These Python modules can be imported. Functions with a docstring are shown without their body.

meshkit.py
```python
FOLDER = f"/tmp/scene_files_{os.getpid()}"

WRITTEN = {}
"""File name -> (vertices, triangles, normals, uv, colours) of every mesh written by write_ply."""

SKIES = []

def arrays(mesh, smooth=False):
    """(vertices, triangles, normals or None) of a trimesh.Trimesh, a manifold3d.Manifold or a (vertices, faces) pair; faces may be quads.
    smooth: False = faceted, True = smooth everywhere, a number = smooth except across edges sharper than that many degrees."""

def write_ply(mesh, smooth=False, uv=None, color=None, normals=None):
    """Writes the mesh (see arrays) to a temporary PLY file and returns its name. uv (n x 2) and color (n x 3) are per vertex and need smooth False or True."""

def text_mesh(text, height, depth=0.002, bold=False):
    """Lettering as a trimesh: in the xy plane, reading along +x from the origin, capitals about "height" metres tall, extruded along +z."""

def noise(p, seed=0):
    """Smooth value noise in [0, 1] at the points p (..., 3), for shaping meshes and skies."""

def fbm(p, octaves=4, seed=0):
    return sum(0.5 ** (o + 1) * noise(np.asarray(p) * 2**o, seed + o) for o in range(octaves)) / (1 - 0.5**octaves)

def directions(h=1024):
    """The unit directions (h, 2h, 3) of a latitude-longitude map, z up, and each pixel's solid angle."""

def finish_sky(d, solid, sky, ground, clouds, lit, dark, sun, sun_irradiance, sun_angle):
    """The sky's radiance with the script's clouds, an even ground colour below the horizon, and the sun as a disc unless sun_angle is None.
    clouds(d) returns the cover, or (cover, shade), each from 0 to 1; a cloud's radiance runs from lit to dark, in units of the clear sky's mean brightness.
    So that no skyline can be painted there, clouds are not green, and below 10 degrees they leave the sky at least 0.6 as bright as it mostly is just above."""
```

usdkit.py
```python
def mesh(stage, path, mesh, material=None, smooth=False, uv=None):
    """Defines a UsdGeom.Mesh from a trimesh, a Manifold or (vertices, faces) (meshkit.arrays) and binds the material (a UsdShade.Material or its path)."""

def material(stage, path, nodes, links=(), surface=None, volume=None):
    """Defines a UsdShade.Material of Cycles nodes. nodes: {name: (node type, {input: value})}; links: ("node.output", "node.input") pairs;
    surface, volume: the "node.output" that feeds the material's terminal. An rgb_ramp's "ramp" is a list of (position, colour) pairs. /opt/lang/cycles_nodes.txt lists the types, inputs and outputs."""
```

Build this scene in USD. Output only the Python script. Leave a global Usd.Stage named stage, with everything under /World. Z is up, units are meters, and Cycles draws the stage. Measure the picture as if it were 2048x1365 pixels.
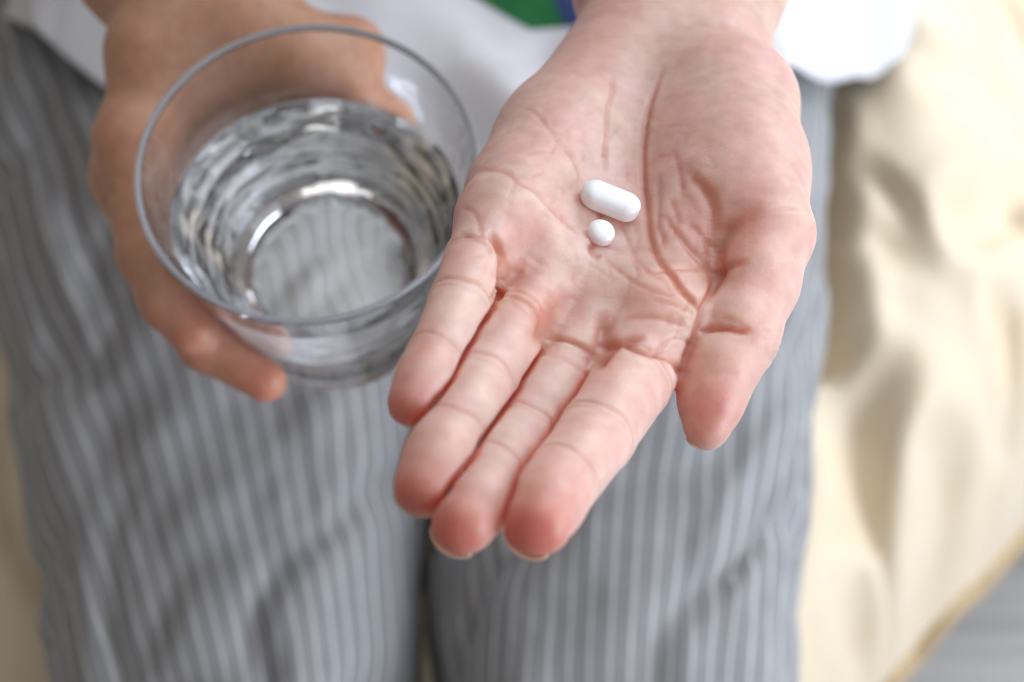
import math, random
import numpy as np
import trimesh
import meshkit, usdkit
from scipy import ndimage
from scipy.spatial import cKDTree
from pxr import Usd, UsdGeom, UsdLux, UsdShade, Gf, Sdf, Vt

random.seed(7)
RNG = np.random.default_rng(7)
stage = Usd.Stage.CreateInMemory()
UsdGeom.SetStageUpAxis(stage, 'Z'); UsdGeom.SetStageMetersPerUnit(stage, 1.0)
UsdGeom.Xform.Define(stage, '/World'); UsdGeom.Scope.Define(stage, '/World/Looks')

# ------------------------------------------------------------------ camera
PITCH = math.radians(58.0)
FWD = np.array([0, math.cos(PITCH), -math.sin(PITCH)])
RIGHT = np.array([1.0, 0, 0])
UP = np.array([0, math.sin(PITCH), math.cos(PITCH)])
DIST = 0.341                                            # to the hollow of the palm
CAM = np.array([0, 0, 0.85]) - DIST * FWD
FOCUS, FSTOP, EXPOSURE = 0.346, 10.5, 0.06
cam = UsdGeom.Camera.Define(stage, '/World/camera')
cam.CreateFocalLengthAttr(60.0); cam.CreateHorizontalApertureAttr(36.0); cam.CreateVerticalApertureAttr(24.0)
cam.CreateFStopAttr(FSTOP); cam.CreateFocusDistanceAttr(FOCUS); cam.CreateExposureAttr(EXPOSURE)
cam.CreateClippingRangeAttr(Gf.Vec2f(0.02, 100))
M = Gf.Matrix4d(*RIGHT, 0, *UP, 0, *(-FWD), 0, *CAM, 1)
cam.AddTransformOp().Set(M)

# ------------------------------------------------------------------ lamps: window at right, added fills overhead and front right, even room light
def rect(name, pos, target, w, h, intensity, color):
    pos, target = np.array(pos, float), np.array(target, float)
    z = pos - target; z /= np.linalg.norm(z)
    x = np.cross([0, 0, 1.0], z) if abs(z[2]) < 0.99 else np.array([1.0, 0, 0])
    x /= np.linalg.norm(x); y = np.cross(z, x)
    l = UsdLux.RectLight.Define(stage, '/World/' + name)
    l.CreateWidthAttr(w); l.CreateHeightAttr(h); l.CreateIntensityAttr(intensity); l.CreateColorAttr(Gf.Vec3f(*color))
    l.AddTransformOp().Set(Gf.Matrix4d(*x, 0, *y, 0, *z, 0, *pos, 1))
    return l
for i, dx in enumerate((-0.34, 0.34)):
    rect('window_lamp_%d' % (i + 1), (0.70 + dx * 0.85, 1.05 - dx * 0.53, 1.50), (0.06 + dx * 0.85, 0.08 - dx * 0.53, 0.78), 0.62, 0.98, 5.4, (0.85, 0.93, 1.04))
rect('front_fill_lamp', (1.25, -0.55, 1.02), (0.1, 0.1, 0.66), 0.9, 0.8, 9.0, (0.84, 0.92, 1.05))  # unseen fill lamp, added to brighten the fingertips and the right leg
rect('overhead_fill_lamp', (0.1, 0.4, 2.5), (0.1, 0.4, 0), 1.1, 1.1, 1.5, (1.0, 0.985, 0.96))  # added overhead fill, stands for light bounced off the ceiling
dome = UsdLux.DomeLight.Define(stage, '/World/room_light')             # even light of the pale room all round
dome.CreateIntensityAttr(0.070); dome.CreateColorAttr(Gf.Vec3f(1.0, 0.97, 0.95))

# ------------------------------------------------------------------ helpers
used = {}
def path_for(name, parent='/World'):
    key = parent + '/' + name
    n = used.get(key, -1) + 1; used[key] = n
    return key if n == 0 else '%s_%03d' % (key, n)
def tag(p, label=None, cat=None, group=None, kind=None):
    p = p.GetPrim() if hasattr(p, 'GetPrim') else p
    for k, v in (('label', label), ('category', cat), ('group', group), ('kind', kind)):
        if v: p.SetCustomDataByKey(k, v)
    return p
def obj(name, mesh, m, parent='/World', smooth=True, col=None, vec=None):
    p = path_for(name, parent)
    g = usdkit.mesh(stage, p, mesh, m, smooth)
    if col is not None:
        UsdGeom.PrimvarsAPI(g).CreatePrimvar('col', Sdf.ValueTypeNames.Color3fArray, 'vertex').Set(Vt.Vec3fArray.FromNumpy(np.asarray(col, np.float32)))
    if vec is not None:
        UsdGeom.PrimvarsAPI(g).CreatePrimvar('cloth', Sdf.ValueTypeNames.Float3Array, 'vertex').Set(Vt.Vec3fArray.FromNumpy(np.asarray(vec, np.float32)))
    return p
def xf(name, parent='/World'):
    p = path_for(name, parent); return UsdGeom.Xform.Define(stage, p)

K = 2048 / 0.6                                            # photograph pixels per unit of slope
D0 = DIST * 1000
def P(px, py, w):                                         # photograph pixel + millimetres in front of the palm -> camera frame, mm
    d = D0 - w
    return np.array([(px - 1024) / K * d, (682.5 - py) / K * d, w])
def to_px(p):
    d = D0 - p[:, 2]
    return np.stack([1024 + p[:, 0] / d * K, 682.5 - p[:, 1] / d * K], 1)
def to_world(p):
    p = np.asarray(p, float)
    return CAM + (p[..., :1] * RIGHT + p[..., 1:2] * UP + (D0 - p[..., 2:3]) * FWD) / 1000
def from_world(q):
    r = (np.asarray(q, float) - CAM) * 1000
    return np.stack([r @ RIGHT, r @ UP, D0 - r @ FWD], -1)
def unit(v): return v / np.linalg.norm(v)

# ------------------------------------------------------------------ materials
def mat(name, nodes, links, surface): return usdkit.material(stage, '/World/Looks/' + name, nodes, links, surface=surface)
def skin_mat(name, rough):
    return mat(name, {
        'a': ('attribute', {'attribute': 'col'}),
        'g': ('geometry', {}),
        'n1': ('noise_texture', {'scale': 260.0, 'detail': 3.0}),
        'r1': ('rgb_ramp', {'ramp': [(0.3, (0.90, 0.86, 0.85)), (0.7, (1.06, 1.07, 1.07))]}),
        'n2': ('noise_texture', {'scale': 1500.0, 'detail': 2.0}),
        'v': ('voronoi_texture', {'scale': 1300.0, 'feature': 'distance_to_edge'}),
        'm': ('mix_color', {'blend_type': 'multiply', 'fac': 1.0}),
        'b': ('bump', {'strength': 0.12, 'distance': 0.0004}),
        'b2': ('bump', {'strength': 0.10, 'distance': 0.0003}),
        'p': ('principled_bsdf', {'roughness': rough, 'specular_ior_level': 0.55, 'subsurface_weight': 0.55, 'subsurface_scale': 0.0022,
                                  'subsurface_radius': (1.0, 0.36, 0.22), 'subsurface_method': 'random_walk'})},
        [('g.position', 'n1.vector'), ('g.position', 'n2.vector'), ('g.position', 'v.vector'), ('n1.fac', 'r1.fac'), ('a.color', 'm.a'), ('r1.color', 'm.b'),
         ('m.result', 'p.base_color'), ('v.distance', 'b.height'), ('n2.fac', 'b2.height'), ('b.normal', 'b2.normal'), ('b2.normal', 'p.normal')], 'p.BSDF')
SKIN = skin_mat('skin', 0.47)
NAIL = mat('nail', {'p': ('principled_bsdf', {'base_color': (0.68, 0.47, 0.38), 'roughness': 0.3, 'subsurface_weight': 0.3, 'subsurface_scale': 0.001})}, [], 'p.BSDF')
PILL = mat('pill_coating', {'g': ('geometry', {}), 'n': ('noise_texture', {'scale': 1800.0, 'detail': 2.0}), 'b': ('bump', {'strength': 0.06, 'distance': 0.0002}),
                            'p': ('principled_bsdf', {'base_color': (0.90, 0.90, 0.905), 'roughness': 0.38, 'subsurface_weight': 0.25, 'subsurface_scale': 0.0008, 'subsurface_radius': (1, 0.95, 0.9)})},
           [('g.position', 'n.vector'), ('n.fac', 'b.height'), ('b.normal', 'p.normal')], 'p.BSDF')
GLASS = mat('clear_glass', {'p': ('principled_bsdf', {'base_color': (1.0, 1.0, 1.0), 'roughness': 0.0, 'ior': 1.5, 'transmission_weight': 1.0})}, [], 'p.BSDF')
WATER = mat('clear_water', {'p': ('principled_bsdf', {'base_color': (0.99, 0.995, 1.0), 'roughness': 0.0, 'ior': 1.33, 'transmission_weight': 1.0})}, [], 'p.BSDF')
RIM_GLINT = mat('rim_painted_glint', {'p': ('principled_bsdf', {'base_color': (1, 1, 1), 'roughness': 0.12, 'ior': 1.45, 'transmission_weight': 1.0}), 't': ('translucent_bsdf', {'color': (0.9, 0.9, 0.95)}), 'd': ('diffuse_bsdf', {'color': (0.88, 0.88, 0.93)}),
                             'm': ('mix_closure', {'fac': 0.5}), 'n': ('mix_closure', {'fac': 0.40})}, [('t.BSDF', 'm.closure1'), ('d.BSDF', 'm.closure2'), ('p.BSDF', 'n.closure1'), ('m.closure', 'n.closure2')], 'n.closure')  # pale diffuse share painted in for the light a rim catches
def cloth_noise():
    return {'g': ('geometry', {}), 'n': ('noise_texture', {'scale': 900.0, 'detail': 3.0}), 'b': ('bump', {'strength': 0.35, 'distance': 0.0006})}
LINEN = mat('striped_linen', {**cloth_noise(),
        'a': ('attribute', {'attribute': 'cloth'}), 's': ('separate_xyz', {}),
        'f': ('math', {'math_type': 'fraction'}),
        'r': ('rgb_ramp', {'ramp': [(0.0, (0.262, 0.262, 0.264)), (0.40, (0.262, 0.262, 0.264)), (0.46, (0.51, 0.51, 0.515)), (0.58, (0.51, 0.51, 0.515)), (0.64, (0.262, 0.262, 0.264)),
                                      (0.82, (0.262, 0.262, 0.264)), (0.86, (0.32, 0.32, 0.322)), (0.90, (0.32, 0.32, 0.322)), (0.94, (0.262, 0.262, 0.264)), (1, (0.262, 0.262, 0.264))]}),
        'wv': ('noise_texture', {'scale': 60.0, 'detail': 4.0}), 'wr': ('rgb_ramp', {'ramp': [(0.3, (0.93, 0.93, 0.935)), (0.7, (1.05, 1.05, 1.05))]}),
        'mm': ('mix_color', {'blend_type': 'multiply', 'fac': 1.0}),
        'p': ('principled_bsdf', {'roughness': 0.85, 'specular_ior_level': 0.2, 'sheen_weight': 0.15})},
        [('g.position', 'n.vector'), ('g.position', 'wv.vector'), ('wv.fac', 'wr.fac'), ('n.fac', 'b.height'), ('b.normal', 'p.normal'), ('a.vector', 's.vector'), ('s.x', 'f.value1'), ('f.value', 'r.fac'),
         ('r.color', 'mm.a'), ('wr.color', 'mm.b'), ('mm.result', 'p.base_color')], 'p.BSDF')
COTTON = mat('white_cotton', {**cloth_noise(), 'p': ('principled_bsdf', {'base_color': (0.75, 0.74, 0.76), 'roughness': 0.85, 'specular_ior_level': 0.2})},
             [('g.position', 'n.vector'), ('n.fac', 'b.height'), ('b.normal', 'p.normal')], 'p.BSDF')
PRINT_G = mat('green_print', {'p': ('principled_bsdf', {'base_color': (0.008, 0.14, 0.035), 'roughness': 0.6})}, [], 'p.BSDF')
PRINT_B = mat('navy_print', {'p': ('principled_bsdf', {'base_color': (0.02, 0.04, 0.14), 'roughness': 0.6})}, [], 'p.BSDF')
SATIN = mat('cream_satin', {'g': ('geometry', {}), 'n': ('noise_texture', {'scale': 18.0, 'detail': 4.0}), 'r': ('rgb_ramp', {'ramp': [(0.3, (0.76, 0.625, 0.435)), (0.7, (0.80, 0.68, 0.505))]}),
                            'p': ('principled_bsdf', {'roughness': 0.52, 'specular_ior_level': 0.5, 'sheen_weight': 0.2})},
            [('g.position', 'n.vector'), ('n.fac', 'r.fac'), ('r.color', 'p.base_color')], 'p.BSDF')
HEM = mat('tan_piping', {'p': ('principled_bsdf', {'base_color': (0.50, 0.36, 0.20), 'roughness': 0.6})}, [], 'p.BSDF')
def wood(i):
    c = 0.56 + 0.07 * (i % 3)
    return mat('grey_board_%d' % i, {'g': ('geometry', {}), 'mp': ('mapping', {'scale': (3.0, 60.0, 1.0)}), 'n': ('noise_texture', {'scale': 1.0, 'detail': 5.0}),
               'r': ('rgb_ramp', {'ramp': [(0.3, (c * .75, c * .73, c * .72)), (0.7, (c * 1.1, c * 1.08, c * 1.06))]}), 'p': ('principled_bsdf', {'roughness': 0.5})},
               [('g.position', 'mp.vector'), ('mp.vector', 'n.vector'), ('n.fac', 'r.fac'), ('r.color', 'p.base_color')], 'p.BSDF')
BOARDS = [wood(i) for i in range(3)]

# ------------------------------------------------------------------ the glass and the frame of the hand round it (world, mm)
RIM_PX, RIM_D = (607, 333), 436.0
rim_c = to_world(P(*RIM_PX, D0 - RIM_D))
GH = 0.088; R_TOP, R_BOT = 0.0446, 0.0255
TILT = math.radians(7.2)                                  # the glass leans a little towards the viewer
GX_, GY_, GZ_ = np.array([1.0, 0, 0]), np.array([0, math.cos(TILT), math.sin(TILT)]), np.array([0, -math.sin(TILT), math.cos(TILT)])
base_c = rim_c - GH * GZ_ + [0.001, 0, 0]
def glass_world(v): v = np.asarray(v, float); return base_c + v[..., :1] * GX_ + v[..., 1:2] * GY_ + v[..., 2:3] * GZ_
def glass_r(h): return R_BOT + (R_TOP - R_BOT) * np.clip(h / GH, -0.2, 1.1)
def around(phi, h, gap, R=None):                          # a point round the glass -> camera frame mm; phi 0 = front, 90 = left
    a = math.radians(phi); r = (glass_r(h / 1000.0) + gap / 1000.0) if R is None else R / 1000.0
    return from_world(glass_world(np.array([-r * math.sin(a), -r * math.cos(a), h / 1000.0])))

# ------------------------------------------------------------------ the body: one signed distance field on a graded grid
def axis(lo, hi, zones):
    xs = [lo]
    while xs[-1] < hi:
        x = xs[-1]; s = 9.0
        for a, b, step in zones:
            d = max(a - x, x - b, 0)
            s = min(s, step + 0.16 * d)
        xs.append(x + s)
    return np.array(xs, np.float32)
FINE, MID = 0.54, 1.7
rh = np.array([around(180, 60, 0, 110), around(90, 60, 0, 80), around(0, 0, 14), around(250, 80, 0, 60), around(60, 5, 14), around(105, 5, 30)])
rlo, rhi = rh.min(0) - 14, rh.max(0) + 10
GX = axis(-330, 330, [(-30, 59, FINE), (rlo[0], rhi[0], MID)])
GY = axis(-52, 420, [(-44, 80, FINE), (rlo[1], rhi[1], MID)])
GZ = axis(-520, 66, [(-92, 62, FINE), (rlo[2], rhi[2], MID)])
SHAPE = (len(GX), len(GY), len(GZ))
def new_field(): return np.full(SHAPE, 25.0, np.float32)
def smin(a, b, k):
    if k <= 0: return np.minimum(a, b)
    h = np.maximum(k - np.abs(a - b), 0) / k
    return np.minimum(a, b) - h * h * k * 0.25
def cone(F, A, B, ra, rb, k):
    A, B = np.asarray(A, np.float32), np.asarray(B, np.float32)
    m = k + 2.5
    lo, hi = np.minimum(A - ra, B - rb) - m, np.maximum(A + ra, B + rb) + m
    s = tuple(slice(max(np.searchsorted(g, l) - 1, 0), np.searchsorted(g, h) + 1) for g, l, h in zip((GX, GY, GZ), lo, hi))
    x, y, z = GX[s[0]][:, None, None] - A[0], GY[s[1]][None, :, None] - A[1], GZ[s[2]][None, None, :] - A[2]
    d = B - A; L = float(d @ d)
    t = np.clip((x * d[0] + y * d[1] + z * d[2]) / max(L, 1e-6), 0, 1)
    q = np.sqrt((x - t * d[0]) ** 2 + (y - t * d[1]) ** 2 + (z - t * d[2]) ** 2) - (ra + (rb - ra) * t)
    F[s] = smin(F[s], q.astype(np.float32), k)
def chain(F, pts, k):
    for (a, ra), (b, rb) in zip(pts[:-1], pts[1:]): cone(F, a, b, ra, rb, k)

# left hand (open, palm up): joints are (pixel x, pixel y, depth, radius)
FINGERS = {
 'index':  [(1318, 650, -2, 9.6), (1264, 760, 13, 7.8), (1191, 872, 29, 7.15), (1126, 958, 41.5, 6.5), (1098, 1000, 47, 6.4), (1077, 1043, 52, 5.9)],
 'middle': [(1205, 620, -4, 9.2), (1128, 742, 12, 7.1), (1046, 868, 28, 6.7), (986, 950, 41, 6.3), (957, 1000, 47, 6.25), (929, 1044, 52, 5.6)],
 'ring':   [(1095, 548, -4, 8.6), (1034, 648, 12, 7.0), (962, 765, 27, 6.6), (903, 868, 39, 6.0), (877, 916, 45, 6.0), (850, 968, 49, 5.4)],
 'little': [(1000, 436, -4, 8.0), (952, 528, 9, 6.3), (921, 606, 19, 5.75), (870, 712, 30, 5.05), (850, 755, 34.5, 5.0), (826, 803, 38, 4.5)],
}
FJ = {n: [(P(x, y, w), r) for x, y, w, r in J] for n, J in FINGERS.items()}
THUMB = [(1484, 215, -50, 12.0), (1488, 335, -32, 12.4), (1533, 468, -14, 10.1), (1510, 565, -6, 8.6), (1474, 672, 2, 8.0), (1440, 742, 6, 7.0), (1423, 800, 9, 6.0), (1415, 852, 11, 4.6)]
TJ = [(P(x, y, w), r) for x, y, w, r in THUMB]
def palmar(a, b):
    d = unit(b - a); z = np.array([0, 0, 1.0]); return unit(z - (z @ d) * d)

palm = new_field()
for mc, base in (('index', (1400, 150, -68)), ('middle', (1345, 120, -70)), ('ring', (1270, 120, -70)), ('little', (1215, 150, -66))):
    cone(palm, P(*base), FJ[mc][0][0], 11.0, FJ[mc][0][1], 7)
chain(palm, [(P(1264, 112, -68), 13.2), (P(1124, 288, -40), 12.6), (P(1042, 400, -20), 11.4)], 9)
chain(palm, TJ[:3], 9)
cone(palm, P(1440, 200, -52), P(1400, 400, -28), 14.5, 11.0, 10)
cone(palm, P(1455, 370, -30), P(1350, 590, -9), 10.0, 8.4, 9)
cone(palm, P(1500, 470, -22), P(1400, 610, -14), 7.0, 6.0, 6)
# pads under the fingers
for (x, y, w, r) in ((1050, 465, -3, 7.5), (1105, 560, -1, 6.5), (1215, 610, 0, 7.0), (1310, 610, 1, 7.5), (1340, 655, 3, 7.0)):
    cone(palm, P(x, y, w), P(x - 4, y + 6, w), r, r, 7)
for (x, y, w, r) in ((1000, 528, 2, 5.0), (1007, 572, 4.5, 4.6), (1080, 640, 6, 4.6), (1088, 672, 9, 4.0), (1196, 700, 7, 5.0), (1194, 724, 10, 4.4)): cone(palm, P(x, y, w), P(x + 12, y - 40, w - 6), r, r + 1, 5)      # webs between the fingers
WL, WR = P(1292, -30, -88), P(1440, -30, -88)
cone(palm, P(1300, 90, -76), WL, 15.5, 14.5, 10)
cone(palm, P(1425, 110, -74), WR, 15.0, 12.6, 10)
cone(palm, WL, WR, 14.0, 12.5, 10)
ELB_L, SHO_L = from_world([0.165, 0.335, 0.825]), from_world([0.125, 0.48, 1.07])
cone(palm, WL, ELB_L + [-10, 0, 0], 14.5, 34, 12); cone(palm, WR, ELB_L + [12, 0, 0], 12.6, 34, 12)
fing = new_field()
for n, J in FJ.items():
    f = new_field()
    chain(f, J, 2.0)
    for i in (1, 2, 4):                                    # soft pads on the palm side of every phalanx
        a, b = J[i][0], J[min(i + 1, 5)][0]
        c = (a + b) / 2 if i < 4 else J[4][0]
        nrm = palmar(a, b); r = (J[i][1] + J[min(i + 1, 5)][1]) / 2
        d = unit(b - a)
        cone(f, c + nrm * 1.3 - d * 2.5, c + nrm * 1.3 + d * 2.5, r - 0.75, r - 0.9, 2.0)
    both = np.minimum(fing, f); fing = np.maximum(both, np.minimum(np.minimum(0.90 - np.abs(fing - f), 1.7 + both), 0.5 * palm - 2.1))
body = smin(palm, fing, 5.0)
th = new_field()
chain(th, TJ[2:], 3.0)
d_ = unit(TJ[6][0] - TJ[4][0]); n_ = palmar(TJ[4][0], TJ[6][0])
cone(th, TJ[5][0] + n_ * 1.5 - [1.5, 0, 0], TJ[6][0] + n_ * 0.8 - [0.5, 0, 0], 6.3, 5.2, 3.0)
body = smin(body, th, 1.0)

# right hand round the glass
def A_(*a, **k): return around(*a, **k)
RF = [
 [(A_(116, 60, 0, 58), 10.5), (A_(84, 50, 11), 8.8), (A_(66, 48, 9), 8.0), (A_(52, 45.5, 8.0), 6.9)],
 [(A_(112, 45, 0, 60), 11), (A_(76, 39, 11), 8.6), (A_(49, 38.5, 8.2), 7.2), (A_(22, 36.5, 7.0), 5.9)],
 [(A_(114, 30, 0, 56), 10.5), (A_(84, 25, 10), 8.2), (A_(68, 22, 8), 7.2), (A_(56, 20, 7), 6.3)],
 [(A_(118, 17, 0, 52), 10), (A_(92, 8, 10), 7.8), (A_(80, 5, 8), 6.8), (A_(70, 4, 6.6), 5.8)],
]
WRI = [A_(147, 66, 0, 98), A_(158, 60, 0, 96)]
rp = new_field()
for f, base in zip(RF, (A_(152, 68, 0, 84), A_(150, 58, 0, 86), A_(150, 48, 0, 86), A_(148, 38, 0, 84))):
    cone(rp, base, f[0][0], 13.0, f[0][1], 8)
RT = [(A_(159, 58, 0, 70), 12), (A_(171, 56, 0, 57), 10), (A_(188, 52, 9.5), 8.6), (A_(204, 45, 8.2), 7.4), (A_(216, 38, 6.8), 6.2)]
chain(rp, RT[:2], 9)
cone(rp, A_(160, 60, 0, 80), A_(125, 45, 0, 62), 13, 12, 9)
cone(rp, A_(169, 55, 0, 60), A_(140, 54, 0, 62), 10.5, 12.5, 9); cone(rp, A_(184, 46, 0, 53), A_(165, 50, 0, 57), 8.5, 9.5, 8); cone(rp, A_(177, 52, 0, 55), A_(150, 52, 0, 60), 10, 11, 8); cone(rp, A_(186, 52, 0, 60), A_(140, 40, 0, 62), 10, 11, 9); cone(rp, A_(152, 70, 0, 72), A_(136, 68, 0, 70), 10.5, 12, 9)
cone(rp, WRI[0], WRI[1], 17, 17, 10)
cone(rp, WRI[0], A_(150, 58, 0, 80), 18, 15, 10); cone(rp, WRI[1], RT[0][0], 18, 14, 10)
ELB_R, SHO_R = from_world([-0.185, 0.40, 0.80]), from_world([-0.19, 0.48, 1.07])
cone(rp, WRI[0], ELB_R + [-6, 0, 0], 17, 34, 12); cone(rp, WRI[1], ELB_R + [8, 0, 0], 17, 34, 12)
rf = new_field()
for f in RF:
    g = new_field(); chain(g, f, 3.0); rf = smin(rf, g, 0.8)
g = new_field(); chain(g, RT[1:], 3.0); rf = smin(rf, g, 0.8)
rp = smin(rp, rf, 5.0)
body = np.minimum(body, rp)
# upper arms, shoulders and trunk, under the shirt
for e, s in ((ELB_L, SHO_L), (ELB_R, SHO_R)):
    cone(body, e, s, 36, 44, 14)
    cone(body, s, from_world([-0.03, 0.50, 1.08]), 44, 70, 30)
cone(body, from_world([-0.03, 0.50, 1.02]), from_world([-0.03, 0.48, 0.66]), 105, 105, 40)
# keep the fingers just off the glass wall (they press flat against it)
del palm, fing, th, rp, rf, f, g, both

def surface_nets(F, xs, ys, zs):
    s = F < 0
    c = np.zeros(tuple(n - 1 for n in F.shape), np.uint8)
    for i, j, k in np.ndindex(2, 2, 2):
        c += s[i:i + c.shape[0], j:j + c.shape[1], k:k + c.shape[2]]
    cells = np.argwhere((c > 0) & (c < 8))
    idx = np.full(c.shape, -1, np.int32); idx[tuple(cells.T)] = np.arange(len(cells))
    G = [xs, ys, zs]; acc = np.zeros((len(cells), 3)); cnt = np.zeros(len(cells))
    corners = list(np.ndindex(2, 2, 2))
    for a in corners:
        for ax in range(3):
            if a[ax]: continue
            b = list(a); b[ax] = 1
            ia, ib = cells + a, cells + b
            fa, fb = F[tuple(ia.T)], F[tuple(ib.T)]
            m = (fa < 0) != (fb < 0)
            t = fa[m] / (fa[m] - fb[m])
            for q in range(3):
                pa, pb = G[q][ia[m, q]], G[q][ib[m, q]]
                acc[m, q] += pa + (pb - pa) * t
            cnt[m] += 1
    v = acc / cnt[:, None]
    quads = []
    for ax in range(3):
        u, w = [(1, 2), (2, 0), (0, 1)][ax]
        lo = [slice(1, -1)] * 3; hi = [slice(1, -1)] * 3
        lo[ax] = slice(0, -1); hi[ax] = slice(1, None)
        sa, sb = s[tuple(lo)], s[tuple(hi)]
        e = np.argwhere(sa != sb)
        flip = sb[tuple(e.T)]
        off = np.ones(3, int); off[ax] = 0
        e = e + off
        def cell(du, dw):
            q = e.copy(); q[:, u] += du; q[:, w] += dw
            return idx[tuple(q.T)]
        q = np.stack([cell(-1, -1), cell(0, -1), cell(0, 0), cell(-1, 0)], 1)
        q[flip] = q[flip][:, ::-1]
        quads.append(q)
    return v, np.vstack(quads)

bv, bq = surface_nets(body, GX, GY, GZ)
del body
bf = np.vstack([bq[:, [0, 1, 2]], bq[:, [0, 2, 3]]])
def vnormals(v, f):
    n = np.zeros_like(v); c = np.cross(v[f[:, 1]] - v[f[:, 0]], v[f[:, 2]] - v[f[:, 0]])
    for k in range(3): np.add.at(n, f[:, k], c)
    return n / np.maximum(np.linalg.norm(n, axis=1, keepdims=True), 1e-12)
from scipy.sparse import coo_matrix
def smoother(v, q):
    e = np.vstack([q[:, [0, 1]], q[:, [1, 2]], q[:, [2, 3]], q[:, [3, 0]]]); e = np.vstack([e, e[:, ::-1]])
    A = coo_matrix((np.ones(len(e)), (e[:, 0], e[:, 1])), shape=(len(v),) * 2).tocsr(); A.data[:] = 1
    deg = np.asarray(A.sum(1)).ravel()
    return lambda x: (A @ x) / deg[:, None]
avg = smoother(bv, bq)
for lam in (0.5, -0.52) * 3: bv = bv + lam * (avg(bv) - bv)
nr = vnormals(bv, bf)
px = to_px(bv)
lc = cKDTree(np.array([p for J in FJ.values() for p, r in J] + [p for p, r in TJ] + [WL, WR] + [WL + (ELB_L - WL) * t for t in np.linspace(0, 1, 12)]))
rc = cKDTree(np.array([p for J in RF for p, r in J] + [p for p, r in RT] + WRI + [WRI[0] + (ELB_R - WRI[0]) * t for t in np.linspace(0, 1, 12)]))
left = (lc.query(bv)[0] < rc.query(bv)[0]) & (bv[:, 2] > -125)         # the open hand
hand = left & (nr[:, 2] > -0.1)

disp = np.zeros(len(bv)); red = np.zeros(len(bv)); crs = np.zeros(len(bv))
mm_px = K / (D0 - bv[:, 2])                                # photograph pixels per mm at each vertex
def seg_dist(p, line):
    best = np.full(len(p), 1e9); tt = np.zeros(len(p)); L = 0; tot = sum(np.linalg.norm(np.subtract(b, a)) for a, b in zip(line[:-1], line[1:]))
    for a, b in zip(line[:-1], line[1:]):
        a, b = np.asarray(a, float), np.asarray(b, float); d = b - a; n = np.linalg.norm(d)
        t = np.clip((p - a) @ d / (n * n), 0, 1); q = np.linalg.norm(p - a - t[:, None] * d, axis=1)
        m = q < best; best[m] = q[m]; tt[m] = (L + t[m] * n) / tot; L += n
    return best, tt
def smooth_line(line, n=10):
    line = np.asarray(line, float)
    if len(line) < 3: return line
    t = np.r_[0, np.cumsum(np.linalg.norm(np.diff(line, axis=0), axis=1))]
    from scipy.interpolate import PchipInterpolator
    s = np.linspace(0, t[-1], max(len(line) * 3, 4))
    return np.stack([PchipInterpolator(t, line[:, i])(s) for i in range(2)], 1)
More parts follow.
